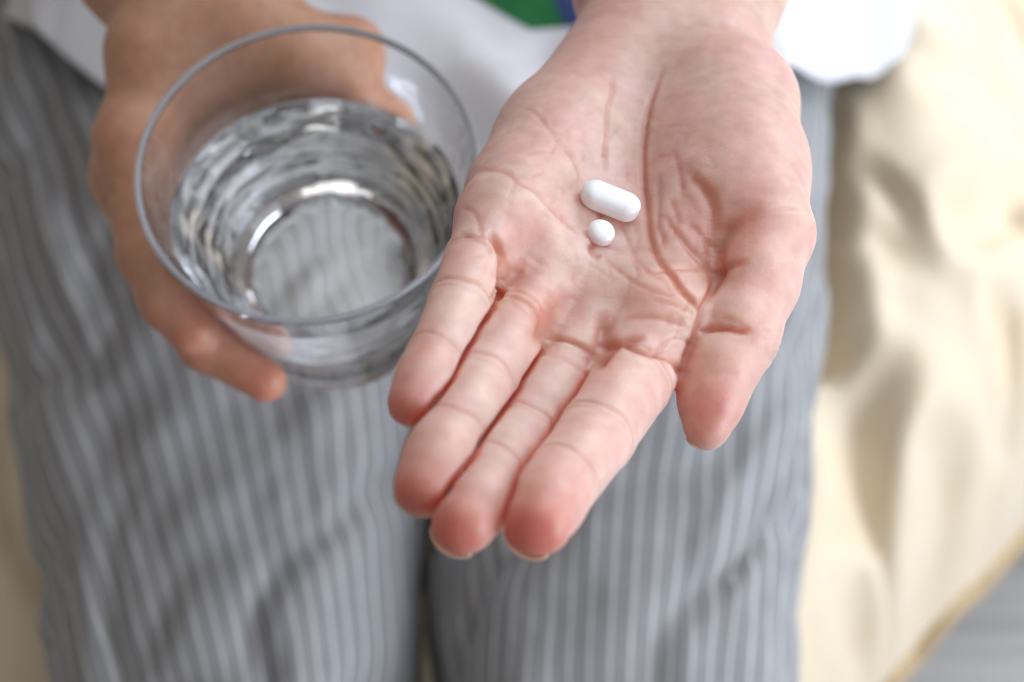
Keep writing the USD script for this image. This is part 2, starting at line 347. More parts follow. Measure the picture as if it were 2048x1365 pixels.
def stroke(line, depth, sig, rd=0.0, ends=(0.15, 0.15), ridge=0.03):
    """A crease of the palm: depth and half width in mm along a line of the skin."""
    global disp, crs
    line = smooth_line(line)
    lo, hi = line.min(0) - 60, line.max(0) + 60
    m = np.where(hand & (px[:, 0] > lo[0]) & (px[:, 0] < hi[0]) & (px[:, 1] > lo[1]) & (px[:, 1] < hi[1]))[0]
    if not len(m): return
    d, t = seg_dist(px[m], line); d = d / mm_px[m]
    taper = np.ones(len(m))
    if ends[0] > 0: taper *= np.clip(t / ends[0], 0, 1) ** 0.7
    if ends[1] > 0: taper *= np.clip((1 - t) / ends[1], 0, 1) ** 0.7
    g = np.exp(-(d / sig) ** 2) * taper
    disp[m] += -0.8 * depth * g + ridge * depth * np.exp(-((d - 2.3 * sig) / (1.3 * sig)) ** 2) * taper
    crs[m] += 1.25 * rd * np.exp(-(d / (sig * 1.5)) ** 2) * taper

def seg3(p, a, b, ra, rb):
    d = b - a; t = np.clip((p - a) @ d / (d @ d), 0, 1); return np.linalg.norm(p - a - t[:, None] * d, axis=1) - (ra + (rb - ra) * t)
fd = {n: np.min([seg3(bv, *J[i][:1], J[i + 1][0], J[i][1], J[i + 1][1]) for i in range(1, 5)], axis=0) for n, J in FJ.items()}
own = {n: fd[n] <= np.min([fd[k] for k in fd], axis=0) for n in fd}
# creases across the fingers: grooves round the palm side at each joint
for n, J in FJ.items():
    for ji, dep, sg in ((1, 0.30, 0.5), (2, 0.42, 0.45), (3, 0.36, 0.42)):
        a, b, c = J[ji - 1][0], J[ji][0], J[ji + 1][0]
        d = unit(c - a); nrm = palmar(a, c); r = J[ji][1]
        rel = bv - b; ax = rel @ d; rad = np.linalg.norm(rel - ax[:, None] * d, axis=1)
        m = np.where(left & own[n] & (np.abs(ax) < 7) & (rad < r + 3.0))[0]
        face = np.clip(nr[m] @ nrm * 1.4 + 0.25, 0, 1)
        wob = 0.35 * np.sin((rel[m] @ np.cross(d, nrm)) * 0.55 + ji * 2 + len(n))
        for o, dd, s_ in ((0.0, dep, sg), (1.9, dep * 0.45, sg * 0.8)) if ji < 3 else ((0.0, dep, sg),):
            g = np.exp(-((ax[m] - o + wob) / s_) ** 2) * face
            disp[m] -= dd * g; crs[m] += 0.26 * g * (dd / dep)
        disp[m] -= 0.16 * np.exp(-((ax[m] - 0.6) / 2.4) ** 2) * face

S = stroke
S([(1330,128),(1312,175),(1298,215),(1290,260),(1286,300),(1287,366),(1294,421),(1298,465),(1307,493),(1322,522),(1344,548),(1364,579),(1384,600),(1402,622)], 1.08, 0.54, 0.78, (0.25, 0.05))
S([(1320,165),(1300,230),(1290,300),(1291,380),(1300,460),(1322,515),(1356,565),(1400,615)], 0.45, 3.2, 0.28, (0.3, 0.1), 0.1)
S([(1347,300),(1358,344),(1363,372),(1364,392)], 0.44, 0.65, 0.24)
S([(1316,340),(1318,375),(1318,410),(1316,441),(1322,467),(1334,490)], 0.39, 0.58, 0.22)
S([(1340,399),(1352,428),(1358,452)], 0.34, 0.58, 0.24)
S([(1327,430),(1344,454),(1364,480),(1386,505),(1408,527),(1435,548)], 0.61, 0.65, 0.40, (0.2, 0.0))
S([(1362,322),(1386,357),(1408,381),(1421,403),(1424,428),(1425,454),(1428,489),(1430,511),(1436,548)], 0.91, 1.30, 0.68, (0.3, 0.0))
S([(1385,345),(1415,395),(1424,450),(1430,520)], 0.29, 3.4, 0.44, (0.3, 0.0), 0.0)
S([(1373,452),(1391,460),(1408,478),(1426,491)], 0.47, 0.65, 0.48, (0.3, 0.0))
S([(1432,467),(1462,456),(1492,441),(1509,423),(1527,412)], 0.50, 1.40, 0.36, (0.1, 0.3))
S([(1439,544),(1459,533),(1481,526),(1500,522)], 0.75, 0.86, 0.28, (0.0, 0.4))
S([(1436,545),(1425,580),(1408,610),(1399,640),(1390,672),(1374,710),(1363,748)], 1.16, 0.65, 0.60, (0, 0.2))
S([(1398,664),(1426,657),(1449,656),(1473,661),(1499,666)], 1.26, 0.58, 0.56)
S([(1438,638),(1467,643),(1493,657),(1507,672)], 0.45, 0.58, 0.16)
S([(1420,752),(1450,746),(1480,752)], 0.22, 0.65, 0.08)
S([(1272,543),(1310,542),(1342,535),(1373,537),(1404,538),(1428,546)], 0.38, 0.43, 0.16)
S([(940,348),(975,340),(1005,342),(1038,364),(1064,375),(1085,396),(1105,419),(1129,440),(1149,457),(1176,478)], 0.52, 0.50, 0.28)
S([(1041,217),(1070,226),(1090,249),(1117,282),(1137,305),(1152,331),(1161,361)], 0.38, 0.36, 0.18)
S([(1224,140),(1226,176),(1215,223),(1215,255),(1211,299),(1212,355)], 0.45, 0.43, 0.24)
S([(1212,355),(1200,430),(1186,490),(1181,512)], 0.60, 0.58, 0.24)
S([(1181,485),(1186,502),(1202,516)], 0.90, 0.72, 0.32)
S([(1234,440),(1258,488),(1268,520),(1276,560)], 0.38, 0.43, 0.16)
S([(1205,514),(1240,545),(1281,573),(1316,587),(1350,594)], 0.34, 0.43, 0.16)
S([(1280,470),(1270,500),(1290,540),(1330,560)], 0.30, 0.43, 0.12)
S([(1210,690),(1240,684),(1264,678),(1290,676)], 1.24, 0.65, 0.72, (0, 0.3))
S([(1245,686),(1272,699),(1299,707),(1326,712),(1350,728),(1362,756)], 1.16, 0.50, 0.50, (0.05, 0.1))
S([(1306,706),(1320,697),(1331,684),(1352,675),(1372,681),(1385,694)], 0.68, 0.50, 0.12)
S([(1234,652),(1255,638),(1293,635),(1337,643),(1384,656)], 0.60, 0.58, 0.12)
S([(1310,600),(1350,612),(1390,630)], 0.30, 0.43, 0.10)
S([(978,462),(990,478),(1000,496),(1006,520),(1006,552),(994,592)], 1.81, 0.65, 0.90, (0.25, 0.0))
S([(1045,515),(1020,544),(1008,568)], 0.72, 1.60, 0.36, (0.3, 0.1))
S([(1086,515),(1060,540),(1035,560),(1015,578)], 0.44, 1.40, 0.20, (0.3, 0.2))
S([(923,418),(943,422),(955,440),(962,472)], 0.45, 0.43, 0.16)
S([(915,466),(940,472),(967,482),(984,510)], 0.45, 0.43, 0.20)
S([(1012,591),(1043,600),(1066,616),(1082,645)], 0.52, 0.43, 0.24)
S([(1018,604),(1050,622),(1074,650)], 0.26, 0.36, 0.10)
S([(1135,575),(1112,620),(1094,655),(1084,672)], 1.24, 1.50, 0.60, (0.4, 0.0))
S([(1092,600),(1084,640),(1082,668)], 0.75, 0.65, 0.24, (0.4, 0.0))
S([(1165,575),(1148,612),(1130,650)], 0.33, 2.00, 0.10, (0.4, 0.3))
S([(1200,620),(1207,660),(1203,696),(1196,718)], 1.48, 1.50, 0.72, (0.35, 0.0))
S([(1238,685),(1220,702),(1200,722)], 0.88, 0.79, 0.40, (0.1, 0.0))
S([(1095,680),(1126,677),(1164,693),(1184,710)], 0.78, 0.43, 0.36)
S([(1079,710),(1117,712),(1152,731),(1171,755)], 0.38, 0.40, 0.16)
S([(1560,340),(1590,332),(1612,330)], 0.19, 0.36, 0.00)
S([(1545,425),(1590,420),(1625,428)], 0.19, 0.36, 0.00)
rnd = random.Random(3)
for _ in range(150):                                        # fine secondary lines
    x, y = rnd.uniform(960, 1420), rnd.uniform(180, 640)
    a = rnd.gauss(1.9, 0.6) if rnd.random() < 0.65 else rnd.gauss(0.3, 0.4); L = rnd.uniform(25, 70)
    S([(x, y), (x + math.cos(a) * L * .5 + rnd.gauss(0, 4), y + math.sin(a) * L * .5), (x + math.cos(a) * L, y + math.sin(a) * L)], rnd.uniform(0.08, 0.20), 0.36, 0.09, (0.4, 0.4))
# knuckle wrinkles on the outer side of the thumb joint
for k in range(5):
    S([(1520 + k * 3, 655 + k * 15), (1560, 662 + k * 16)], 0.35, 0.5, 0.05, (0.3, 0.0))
lump = meshkit.fbm(bv / 9.0, 3, 4) - 0.5
disp[left] += 0.4 * lump[left]
bv = bv + nr * disp[:, None]
bv = bv + 0.25 * (avg(bv) - bv)
webs = np.zeros(len(bv))
for wx, wy, wr in ((1008, 545, 34), (1095, 648, 34), (1205, 695, 30), (1062, 640, 20), (1425, 520, 30)):
    webs = np.maximum(webs, np.exp(-(((px - [wx, wy]) ** 2).sum(1) / wr ** 2) ** 2) * hand)
for _ in range(6): bv = bv + 0.5 * webs[:, None] * (avg(bv) - bv)

# skin colour: pigment and blood, with shade painted into creases and thumb joint
def blob(x, y, r, s):
    global red
    red[left] += 1.25 * s * np.exp(-(((px[left] - [x, y]) ** 2).sum(1)) / r ** 2)
for b in ((1035, 478, 40, .35), (1400, 440, 45, .35), (1428, 830, 85, .42), (1500, 470, 45, .3), (1190, 60, 110, .22), (1330, 700, 35, .12), (1100, 270, 70, .12), (860, 690, 25, .22),
          (1060, 600, 60, .22), (1130, 640, 60, .18), (1300, 620, 60, .14), (1530, 330, 60, .10), (1470, 690, 40, .15), (1290, 450, 30, .1)): blob(*b)  # the blob at the thumb joint paints its shadow in as redness
for n, J in FJ.items():
    a, b, r = J[4][0], J[5][0], J[5][1]; d = unit(b - a)
    rel = bv - b; ax = rel @ d; m = left & (np.linalg.norm(rel, axis=1) < 22)
    m &= own[n]
    red[m] += 0.68 * np.clip((ax[m] + 5.5) / 10.0, 0, 1) ** 1.7 + 0.20 * np.clip((ax[m] + 15) / 8.0, 0, 1)
red = np.clip(red, 0, 1.25)
base = np.tile(np.array([0.69, 0.462, 0.395]), (len(bv), 1))
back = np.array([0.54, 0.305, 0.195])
blotch = meshkit.fbm(bv / 14.0, 3, 11)
base *= (0.93 + 0.14 * blotch)[:, None] * np.array([1, 1, 1])
beige = np.clip((meshkit.fbm(bv / 11.0 - 30, 3, 33) - .42) * 4, 0, 1)[:, None]; base = base * (1 - 0.45 * beige) + np.array([0.69, 0.495, 0.39]) * 0.45 * beige
pinkish = meshkit.fbm(bv / 10.0 + 40, 3, 21)
base = base * (1 - 0.35 * np.clip((pinkish - .45) * 3, 0, 1)[:, None] * np.array([0.0, 0.30, 0.22]))
redc = np.array([0.56, 0.155, 0.115])
col = base * (1 - np.minimum(red, 1)[:, None]) + redc * np.minimum(red, 1)[:, None]
cr = np.clip(crs, 0, 0.8)[:, None]; col = col * (1 - cr) + np.array([0.50, 0.185, 0.115]) * cr  # crease redness, deepened with shade painted into the folds
dors = np.clip((-nr[:, 2] + 0.15) * 2.0, 0, 1)[:, None]
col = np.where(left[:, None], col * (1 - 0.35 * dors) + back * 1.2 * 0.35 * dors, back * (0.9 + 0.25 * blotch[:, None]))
# fingertips of the other hand are a little redder too
for f in RF + [RT]:
    for j, rr_, k_ in ((-1, 11, 0.8), (-3, 10, 0.30), (0, 14, 0.25)):
        g = k_ * np.exp(-(np.linalg.norm(bv - f[j][0], axis=1) / rr_) ** 2)[:, None] * (~left[:, None])
        col = col * (1 - g) + np.array([0.55, 0.20, 0.14]) * g
wv = to_world(bv)

person = xf('person')
tag(person, 'seated person in white shirt and striped trousers holding out two pills and a glass', 'person')
PP = str(person.GetPath())
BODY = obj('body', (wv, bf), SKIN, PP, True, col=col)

# fingernails: curved plates on the far side of the fingertips
def nail(a, b, r, over, wide=0.9):
    d = unit(b - a); nrm = -palmar(a, b); s = np.cross(d, nrm)
    V = []; U, W = 13, 11
    for t_ in (0, 1):
        for i in range(U):
            u = i / (U - 1); x = -1.1 * r + u * (2.1 * r + over)
            for j in range(W):
                th_ = (j / (W - 1) - 0.5) * 2 * wide
                rr = (r * 0.985 + 0.08 - 0.45 * t_) * (1.0 - 0.10 * max(0, u - .45) ** 1.3)
                edge = x - (0.5 * over + 0.9 * r * 0.35) * (abs(th_) / wide) ** 2.2 * u
                V.append(b + d * edge + nrm * math.cos(th_) * rr * 0.93 + s * math.sin(th_) * rr * 1.0)
    V = np.array(V); F = []; N = U * W
    for i in range(U - 1):
        for j in range(W - 1):
            q = [i * W + j, i * W + j + 1, (i + 1) * W + j + 1, (i + 1) * W + j]
            F.append(q); F.append([x + N for x in q[::-1]])
    ring = [j for j in range(W)] + [i * W + W - 1 for i in range(1, U)] + [(U - 1) * W + j for j in range(W - 2, -1, -1)] + [i * W for i in range(U - 2, 0, -1)]
    for p, q in zip(ring, ring[1:] + ring[:1]): F.append([q, p, p + N, q + N])
    return to_world(V), np.array(F)
for n, J in FJ.items():
    obj('fingernail', nail(J[4][0], J[5][0], J[5][1], -1.5), NAIL, BODY, 40)
obj('fingernail', nail(TJ[6][0], TJ[7][0], TJ[7][1], -0.9), NAIL, BODY, 40)

# ------------------------------------------------------------------ pills, set down on the skin
front = np.where(left & (nr[:, 2] > 0.2))[0]
ptree = cKDTree(to_px(bv[front]))
def on_skin(x, y, rad=34):
    ids = front[ptree.query_ball_point((x, y), rad)]
    c = bv[ids]; pos = c.mean(0); _, _, vt = np.linalg.svd(c - pos); n = vt[2] * np.sign(vt[2][2])
    return pos, n, c
def superpill(L, Wd, T, name_seg=64):
    """Coated tablet: a stadium (or disc) outline with a flat band and domed faces; mm, long side on x, dome on z."""
    rows = []; band = T * 0.16
    prof = [(1 - 0.0, -band)]
    ts = np.linspace(0, 1, 16)
    top = [(math.cos(t * math.pi / 2) ** 0.72, band + (T / 2 - band) * math.sin(t * math.pi / 2) ** 1.0) for t in ts]
    prof = [(a, -z) for a, z in top[::-1]] + top
    out = []
    for a, z in prof:
        ring = []
        for k in range(name_seg):
            th_ = 2 * math.pi * k / name_seg
            cx = (L - Wd) / 2 * (1 if math.cos(th_) >= 0 else -1)
            ring.append((cx + Wd / 2 * a * math.cos(th_), Wd / 2 * a * math.sin(th_), z))
        out.append(ring)
    V = np.array(out).reshape(-1, 3); F = []
    n = name_seg
    for i in range(len(prof) - 1):
        for k in range(n): F.append([i * n + k, i * n + (k + 1) % n, (i + 1) * n + (k + 1) % n, (i + 1) * n + k])
    return V, np.array(F)
def place(V, pos, n, ang_px, height):
    x = np.array([math.cos(ang_px), -math.sin(ang_px), 0.0]); x = unit(x - (x @ n) * n); y = np.cross(n, x)
    return pos + V[:, :1] * x + V[:, 1:2] * y + (V[:, 2:3] + height) * n
def settle(Vw, n, c):                                      # lowest drop at which it still clears the skin
    t = cKDTree(c)
    lat = lambda p: p - (p @ n)[:, None] * n
    tr = cKDTree(lat(c)); d, i = tr.query(lat(Vw))
    gap = (Vw @ n) - (c[i] @ n)
    ok = d < 1.2
    return np.percentile(gap[ok], 4.0)
FOC = None
for nm, (x, y), dims, ang, lab in (('white_caplet', (1221, 402), (12.6, 6.3, 4.7), math.radians(23), 'larger white oblong pill lying in the hollow of the palm'),
                                ('round_tablet', (1202, 466), (5.5, 5.5, 3.4), 0.0, 'small round white tablet just below the oblong pill')):
    pos, n, c = on_skin(x, y)
    n = unit(n + np.array([0.0, 0.10, 0.25 if nm == 'white_caplet' else 0.55]))
    d = D0 - pos[2]; 
    V, F = superpill(*dims)
    hit = pos.copy()
    for it in range(4):                                    # slide in the skin plane until the pill's centre projects to its place
        W_ = place(V, hit, n, ang, dims[2] / 2)
        g = settle(W_, n, c); ctr = hit + n * (dims[2] / 2 - g)
        p2 = to_px(ctr[None])[0]; s_ = K / (D0 - ctr[2])
        hit = hit + np.array([(x - p2[0]) / s_, -(y - p2[1]) / s_, 0])
    W_ = place(V, hit, n, ang, dims[2] / 2 - g)
    tag(stage.GetPrimAtPath(obj(nm, (to_world(W_), F), PILL, smooth=True)), lab, 'pill')
    if FOC is None: FOC = (D0 - W_[:, 2].mean()) / 1000
cam.GetFocusDistanceAttr().Set(FOC - 0.004)

# ------------------------------------------------------------------ glass and water
def revolve(prof, n=128, ripple=None):
    prof = np.asarray(prof, float); V = []; F = []
    for i, (r, z) in enumerate(prof):
        for k in range(n):
            a = 2 * math.pi * k / n; q = r + (ripple(r, a, z) if ripple else 0.0); V.append((q * math.cos(a), q * math.sin(a), z))
    for i in range(len(prof) - 1):
        for k in range(n): F.append([i * n + k, i * n + (k + 1) % n, (i + 1) * n + (k + 1) % n, (i + 1) * n + k])
    return np.array(V), np.array(F)
wall, floor_t = 0.0016, 0.0085
def wavy(r, a, z):                                        # pressed glass: faint rings and flutes inside the lower wall
    k = min(max((0.066 - z) / 0.012, 0), 1) * min(max((r - 0.016) / 0.004, 0), 1)
    return k * (0.00030 * math.sin(z * 2 * math.pi / 0.0125 + 0.9 * math.sin(3 * a + 1)) + 0.00013 * math.sin(z * 2 * math.pi / 0.0071 + 1.4 * math.sin(2 * a)) + 0.00022 * math.sin(17 * a + 90 * z) + 0.00020 * math.sin(9 * a - 300 * z))
def inner_r(h): return glass_r(h) - wall - 0.0012 * np.clip(1 - (h - floor_t) / 0.03, 0, 1)
RIM_Z = GH - 0.0016
outer = [(0.0001, 0.0012), (R_BOT * 0.70, 0.0010), (R_BOT - 0.0042, 0.0), (R_BOT - 0.0016, 0.0006), (R_BOT - 0.0003, 0.0024)]
outer += [(glass_r(h), h) for h in np.linspace(0.005, RIM_Z, 40)]
inner = [(inner_r(h), h) for h in np.linspace(RIM_Z, floor_t + 0.005, 90)]
inner += [(inner_r(floor_t + 0.005) - 0.0008 - 0.004 * (1 - math.cos(a)), floor_t + 0.005 - 0.0045 * math.sin(a)) for a in np.linspace(0.2, math.pi / 2, 7)]
inner += [(0.010, floor_t + 0.0002), (0.0001, floor_t)]
nO = len(outer)
tumbler = xf('drinking_glass')
tag(tumbler, 'clear tapered tumbler held upright by the hand on the left', 'glass')
Vo, Fo = revolve(outer, 180); Vi, Fi = revolve(inner, 180, wavy)
n_ = len(Vo); k_ = np.arange(180); link = np.stack([n_ - 180 + k_, n_ - 180 + (k_ + 1) % 180, n_ + (k_ + 1) % 180, n_ + k_], 1)
obj('tumbler_wall', (glass_world(np.vstack([Vo, Vi])), np.vstack([Fo, link, Fi + n_])), GLASS, str(tumbler.GetPath()), 40)
rm = glass_r(RIM_Z) - wall / 2
ringp = [(rm + 0.00078 * math.cos(a), RIM_Z + 0.0008 + 0.00078 * math.sin(a)) for a in np.linspace(-math.pi / 2, 1.5 * math.pi, 17)]
V, F = revolve(ringp, 180)
obj('rim', (glass_world(V), F), RIM_GLINT, str(tumbler.GetPath()), True)
HW = 0.0660
wp = [(0.0001, floor_t - 0.0003), (0.010, floor_t - 0.0001)]
wp += [(r + 0.00025, h) for r, h in inner[::-1][2:] if h < HW - 0.006]
nB = len(wp)
wp += [(inner_r(HW) + 0.00025, HW + 0.0006), (inner_r(HW) - 0.0006, HW + 0.0002), (inner_r(HW) - 0.0018, HW), (0.015, HW), (0.0001, HW)]
V, F = revolve(wp, 180, wavy)
top = slice(nB * 180, None)                               # the surface lies level although the glass leans
V[top, 2] -= V[top, 1] * math.tan(TILT)
edge_ = slice(nB * 180, (nB + 1) * 180); rr = (inner_r(V[edge_, 2]) + 0.00025) / np.hypot(V[edge_, 0], V[edge_, 1]); V[edge_, :2] *= rr[:, None]
tag(stage.GetPrimAtPath(obj('water', (glass_world(V), F), WATER, smooth=40)), 'clear water inside the held tumbler, below its rim', 'water')

# ------------------------------------------------------------------ trousers
def tube(C, H, Wd, Ts, nth=150, seed=0, per=0.0088, fold=1.0, twist=0.0):
    """A trouser leg: centre line C (n,3) running from hip to ankle, half height and half width along it."""
    n = len(C); d = np.gradient(C, axis=0); d /= np.linalg.norm(d, axis=1, keepdims=True)
    side = np.tile([1.0, 0, 0], (n, 1)); side -= (side * d).sum(1, keepdims=True) * d; side /= np.linalg.norm(side, axis=1, keepdims=True)
    up = np.cross(side, d); 
    th = np.linspace(0, 2 * np.pi, nth, endpoint=False)
    ct, st = np.cos(th), np.sin(th)
    sq = lambda c: np.sign(c) * np.abs(c) ** 0.82
    Pn = C[:, None] + side[:, None] * (sq(ct)[None, :, None] * Wd[:, None, None]) + up[:, None] * (sq(st)[None, :, None] * H[:, None, None])
    rad = side[:, None] * ct[None, :, None] + up[:, None] * st[None, :, None]
    L = np.r_[0, np.cumsum(np.linalg.norm(np.diff(C, axis=0), axis=1))]
    ring = np.stack([sq(ct) * Wd.mean(), sq(st) * H.mean()], 1); sl = np.linalg.norm(np.diff(np.vstack([ring, ring[:1]]), axis=0), axis=1)
    per = sl.sum() / round(sl.sum() / per); u = np.r_[0, np.cumsum(sl)[:-1]][None] + 0 * L[:, None]; v = np.tile(L[:, None], (1, nth))
    cyc = np.stack([np.cos(th)[None] * 0.075 + 0 * v, np.sin(th)[None] * 0.075 + 0 * v, v], -1)
    q = cyc * np.array([1.0, 1.0, 0.35])
    f1 = meshkit.fbm(q * 30 + seed, 3, seed) - 0.5
    f2 = np.abs(meshkit.fbm(cyc * np.array([1, 1, .55]) * 55 + 3 * seed, 3, seed + 5) - 0.5)
    f3 = np.abs(meshkit.fbm(np.stack([cyc[..., 0] + 0.5 * v, cyc[..., 1], cyc[..., 2] * 0.6], -1) * 22 + 9 * seed, 2, seed + 9) - 0.5)
    Pn = Pn + rad * (fold * (0.008 * f1 + 0.003 * f2 - 0.020 * np.exp(-(f3 / 0.09) ** 2) * 0.25))[..., None]
    warp = (meshkit.fbm(cyc * np.array([1, 1, .7]) * 14 + 50, 2, seed + 2) - 0.5) * 0.008
    uu = (u + warp + twist * v) / per
    uu[:, -1] = uu[:, -1]
    # close the ring with a repeated column so that the stripe coordinate does not run backwards
    Pn = np.concatenate([Pn, Pn[:, :1]], 1); uu = np.concatenate([uu, uu[:, :1] + round(sl.sum() / per)], 1); v2 = np.concatenate([v, v[:, :1]], 1)
    m = nth + 1; F = []
    ii, jj = np.meshgrid(np.arange(n - 1), np.arange(nth), indexing='ij'); a = (ii * m + jj).ravel()
    F = np.stack([a, a + m, a + m + 1, a + 1], 1)
    return Pn.reshape(-1, 3), F, np.stack([uu.ravel(), v2.ravel(), 0 * v2.ravel()], 1)
def leg(sx, hipx, kneex, wh, wk, seed, per, ztop, twist):
    n = 190; t = np.linspace(0, 1, n); y = np.where(t < 0.62, 0.50 - t / 0.62 * 0.52, 0)
    C = np.zeros((n, 3))
    for i, tt in enumerate(t):
        if tt < 0.60: k = tt / 0.60; C[i] = (hipx + (kneex - hipx) * k, 0.50 - 0.50 * k, ztop - 0.062 - 0.005 * k)
        else:
            k = (tt - 0.60) / 0.40; a = min(k / 0.30, 1) * math.pi / 2
            R = 0.055
            if k < 0.30: C[i] = (kneex, -R * math.sin(a), ztop - 0.067 - R * (1 - math.cos(a)))
            else: C[i] = (kneex, -R - 0.01 * (k - .3), ztop - 0.067 - R - (k - 0.30) / 0.70 * 0.37)
    Wd = np.interp(t, [0, 0.35, 0.60, 0.75, 1], [wh, (wh + wk) / 2, wk, wk * 0.97, wk * 1.1]); H = np.interp(t, [0, 0.4, 0.6, 0.75, 1], [0.085, 0.068, 0.064, 0.07, 0.08])
    return tube(C, H, Wd, t, 170, seed, per, 1.0, twist)
legs = [leg(-1, -0.158, -0.095, 0.130, 0.0585, 2, 0.0083, 0.604, -0.20), leg(1, 0.064, 0.034, 0.103, 0.064, 7, 0.0080, 0.600, 0.05)]
def crease(V, line, depth, width):                         # a fold pressed into the cloth along a line
    p = to_px(from_world(V)); d, t = seg_dist(p, smooth_line(line)); q = d / width
    up_ = V[:, 2] > 0.53
    V[:, 2] += np.where(up_, (-depth * np.exp(-q ** 2) + 0.5 * depth * np.exp(-(q - 2.0) ** 2)) * np.clip(np.minimum(t, 1 - t) * 5, 0, 1), 0)
crease(legs[1][0], [(1640, 840), (1570, 930), (1500, 1040), (1430, 1190)], 0.0045, 26)
crease(legs[1][0], [(1610, 1000), (1560, 1100), (1500, 1240)], 0.003, 22)
crease(legs[1][0], [(1660, 620), (1560, 760), (1480, 860)], 0.002, 28)
crease(legs[0][0], [(20, 160), (120, 300), (160, 480), (230, 640)], 0.0035, 36)
crease(legs[0][0], [(-40, 380), (60, 520), (120, 760)], 0.003, 32)
# seat of the trousers, under the shirt
hv, hf = revolve([(0.001, -0.10)] + [(0.16 * math.cos(a) ** 0.5, 0.085 * math.sin(a)) for a in np.linspace(-1.4, 1.4, 24)] + [(0.001, 0.10)], 96)
hv = hv * [1.15, 0.8, 1.0] + [-0.035, 0.485, 0.555]
tv = [l[0] for l in legs] + [hv]; tf = []; tc = [l[2] for l in legs] + [np.stack([hv[:, 0] / 0.009, hv[:, 2], 0 * hv[:, 0]], 1)]; o = 0
for v_, f_ in ((legs[0][0], legs[0][1]), (legs[1][0], legs[1][1]), (hv, hf)): tf.append(f_ + o); o += len(v_)
obj('trousers', (np.vstack(tv), np.vstack(tf)), LINEN, PP, True, vec=np.vstack(tc))

# ------------------------------------------------------------------ shirt: chest to hem, the hem lying forward on the lap, with short sleeves
def shirt():
    nth, nv = 420, 200
    th = np.linspace(0, 2 * np.pi, nth, endpoint=False); v = np.linspace(0, 1, nv)
    prof_z = np.interp(v, [0, .10, .30, .5, .62, .74, .86, 1.0], [1.13, 1.10, 0.98, 0.84, 0.735, 0.672, 0.640, 0.622])
    prof_a = np.interp(v, [0, .10, .30, .5, .62, .8, 1.0], [0.075, 0.155, 0.170, 0.165, 0.18, 0.222, 0.240])
    front = np.interp(v, [0, .10, .30, .5, .62, .74, .86, 1.0], [0.055, 0.085, 0.13, 0.145, 0.158, 0.182, 0.222, 0.275])
    rear = np.interp(v, [0, .10, .30, .5, .7, 1.0], [0.06, 0.09, 0.115, 0.12, 0.14, 0.15])
    c, s = np.cos(th), np.sin(th)
    e = np.interp(v, [0, .4, 1], [1.0, 0.85, 0.70])[:, None]
    C, Sn = np.sign(c) * np.abs(c)[None] ** e, np.sign(s) * np.abs(s)[None] ** e
    X = -0.032 + prof_a[:, None] * C
    Y = 0.485 + np.where(Sn < 0, front[:, None] * (1 - 0.34 * np.abs(np.clip((X + 0.02) / 0.22, -1, 1)) ** 1.6 * np.clip(v - 0.4, 0, 1)[:, None] / 0.6), rear[:, None]) * Sn
    Z = np.tile(prof_z[:, None], (1, nth))
    low = np.clip((v - 0.5) / 0.5, 0, 1)[:, None]
    a = np.arctan2(Y - 0.485, X + 0.032)
    ph = a * 6 + 2.5 * np.sin(a * 2) + v[:, None] * 4
    calm = 1 - 0.8 * np.clip((X - 0.06) / 0.06, 0, 1)
    fold = calm * np.sin(ph * 1.6) * 0.007 + (meshkit.fbm(np.stack([np.cos(a) * 3.2, np.sin(a) * 3.2, Z * 7], -1), 3, 3) - .5) * 0.030 + 0.010 * np.abs(meshkit.fbm(np.stack([np.cos(a) * 7 + Z * 9, np.sin(a) * 7, Z * 4], -1), 2, 8) - .5)
    k = 0.5 + 0.55 * low
    dg = (0.57 * X + 0.82 * Y) * 2 * math.pi / 0.047 + 1.5 * np.sin(X * 22)
    Z = Z + calm * low * 0.0085 * np.sin(dg) * np.clip((0.46 - Y) / 0.08, 0, 1)
    fold = fold * calm
    X = X + np.cos(a) * fold * k; Y = Y + np.sin(a) * fold * k; Z = Z + 1.1 * fold * low
    lap = 0.612 + 0.008 * np.sin(X * 60)
    # sags between the thighs and outside them
    Z = Z - low ** 2 * (0.030 * np.exp(-((X + 0.035) / 0.03) ** 2) + np.clip(np.abs(X + 0.04) - 0.15, 0, 1) * 1.4)
    V = np.stack([X, Y, Z], -1)
    n = len(v)
    inner_ = V[-1] + np.stack([-np.cos(a[-1]) * 0.003, -np.sin(a[-1]) * 0.003, np.full(nth, 0.001)], -1)
    V = np.concatenate([V, (V[-1] - [0, 0, 0.002])[None], inner_[None]], 0); n += 2
    ii, jj = np.meshgrid(np.arange(n - 1), np.arange(nth), indexing='ij')
    a0, b0 = (ii * nth + jj).ravel(), (ii * nth + (jj + 1) % nth).ravel()
    return V.reshape(-1, 3), np.stack([a0, a0 + nth, b0 + nth, b0], 1), (n, nth)
sv, sf, (sn, snt) = shirt()
parts = [(sv, sf)]
for el, sh in ((ELB_L, SHO_L), (ELB_R, SHO_R)):
    e, s_ = to_world(el), to_world(sh); C = np.array([s_ + (e - s_) * t for t in np.linspace(-0.15, 0.62, 20)])
    parts.append(tube(C, np.linspace(0.062, 0.066, 20), np.linspace(0.062, 0.066, 20), None, 60, 4)[:2])
o = 0; FV = []
for v_, f_ in parts: FV.append(f_ + o); o += len(v_)
SHIRT = obj('shirt', (np.vstack([p[0] for p in parts]), np.vstack(FV)), COTTON, PP, True)
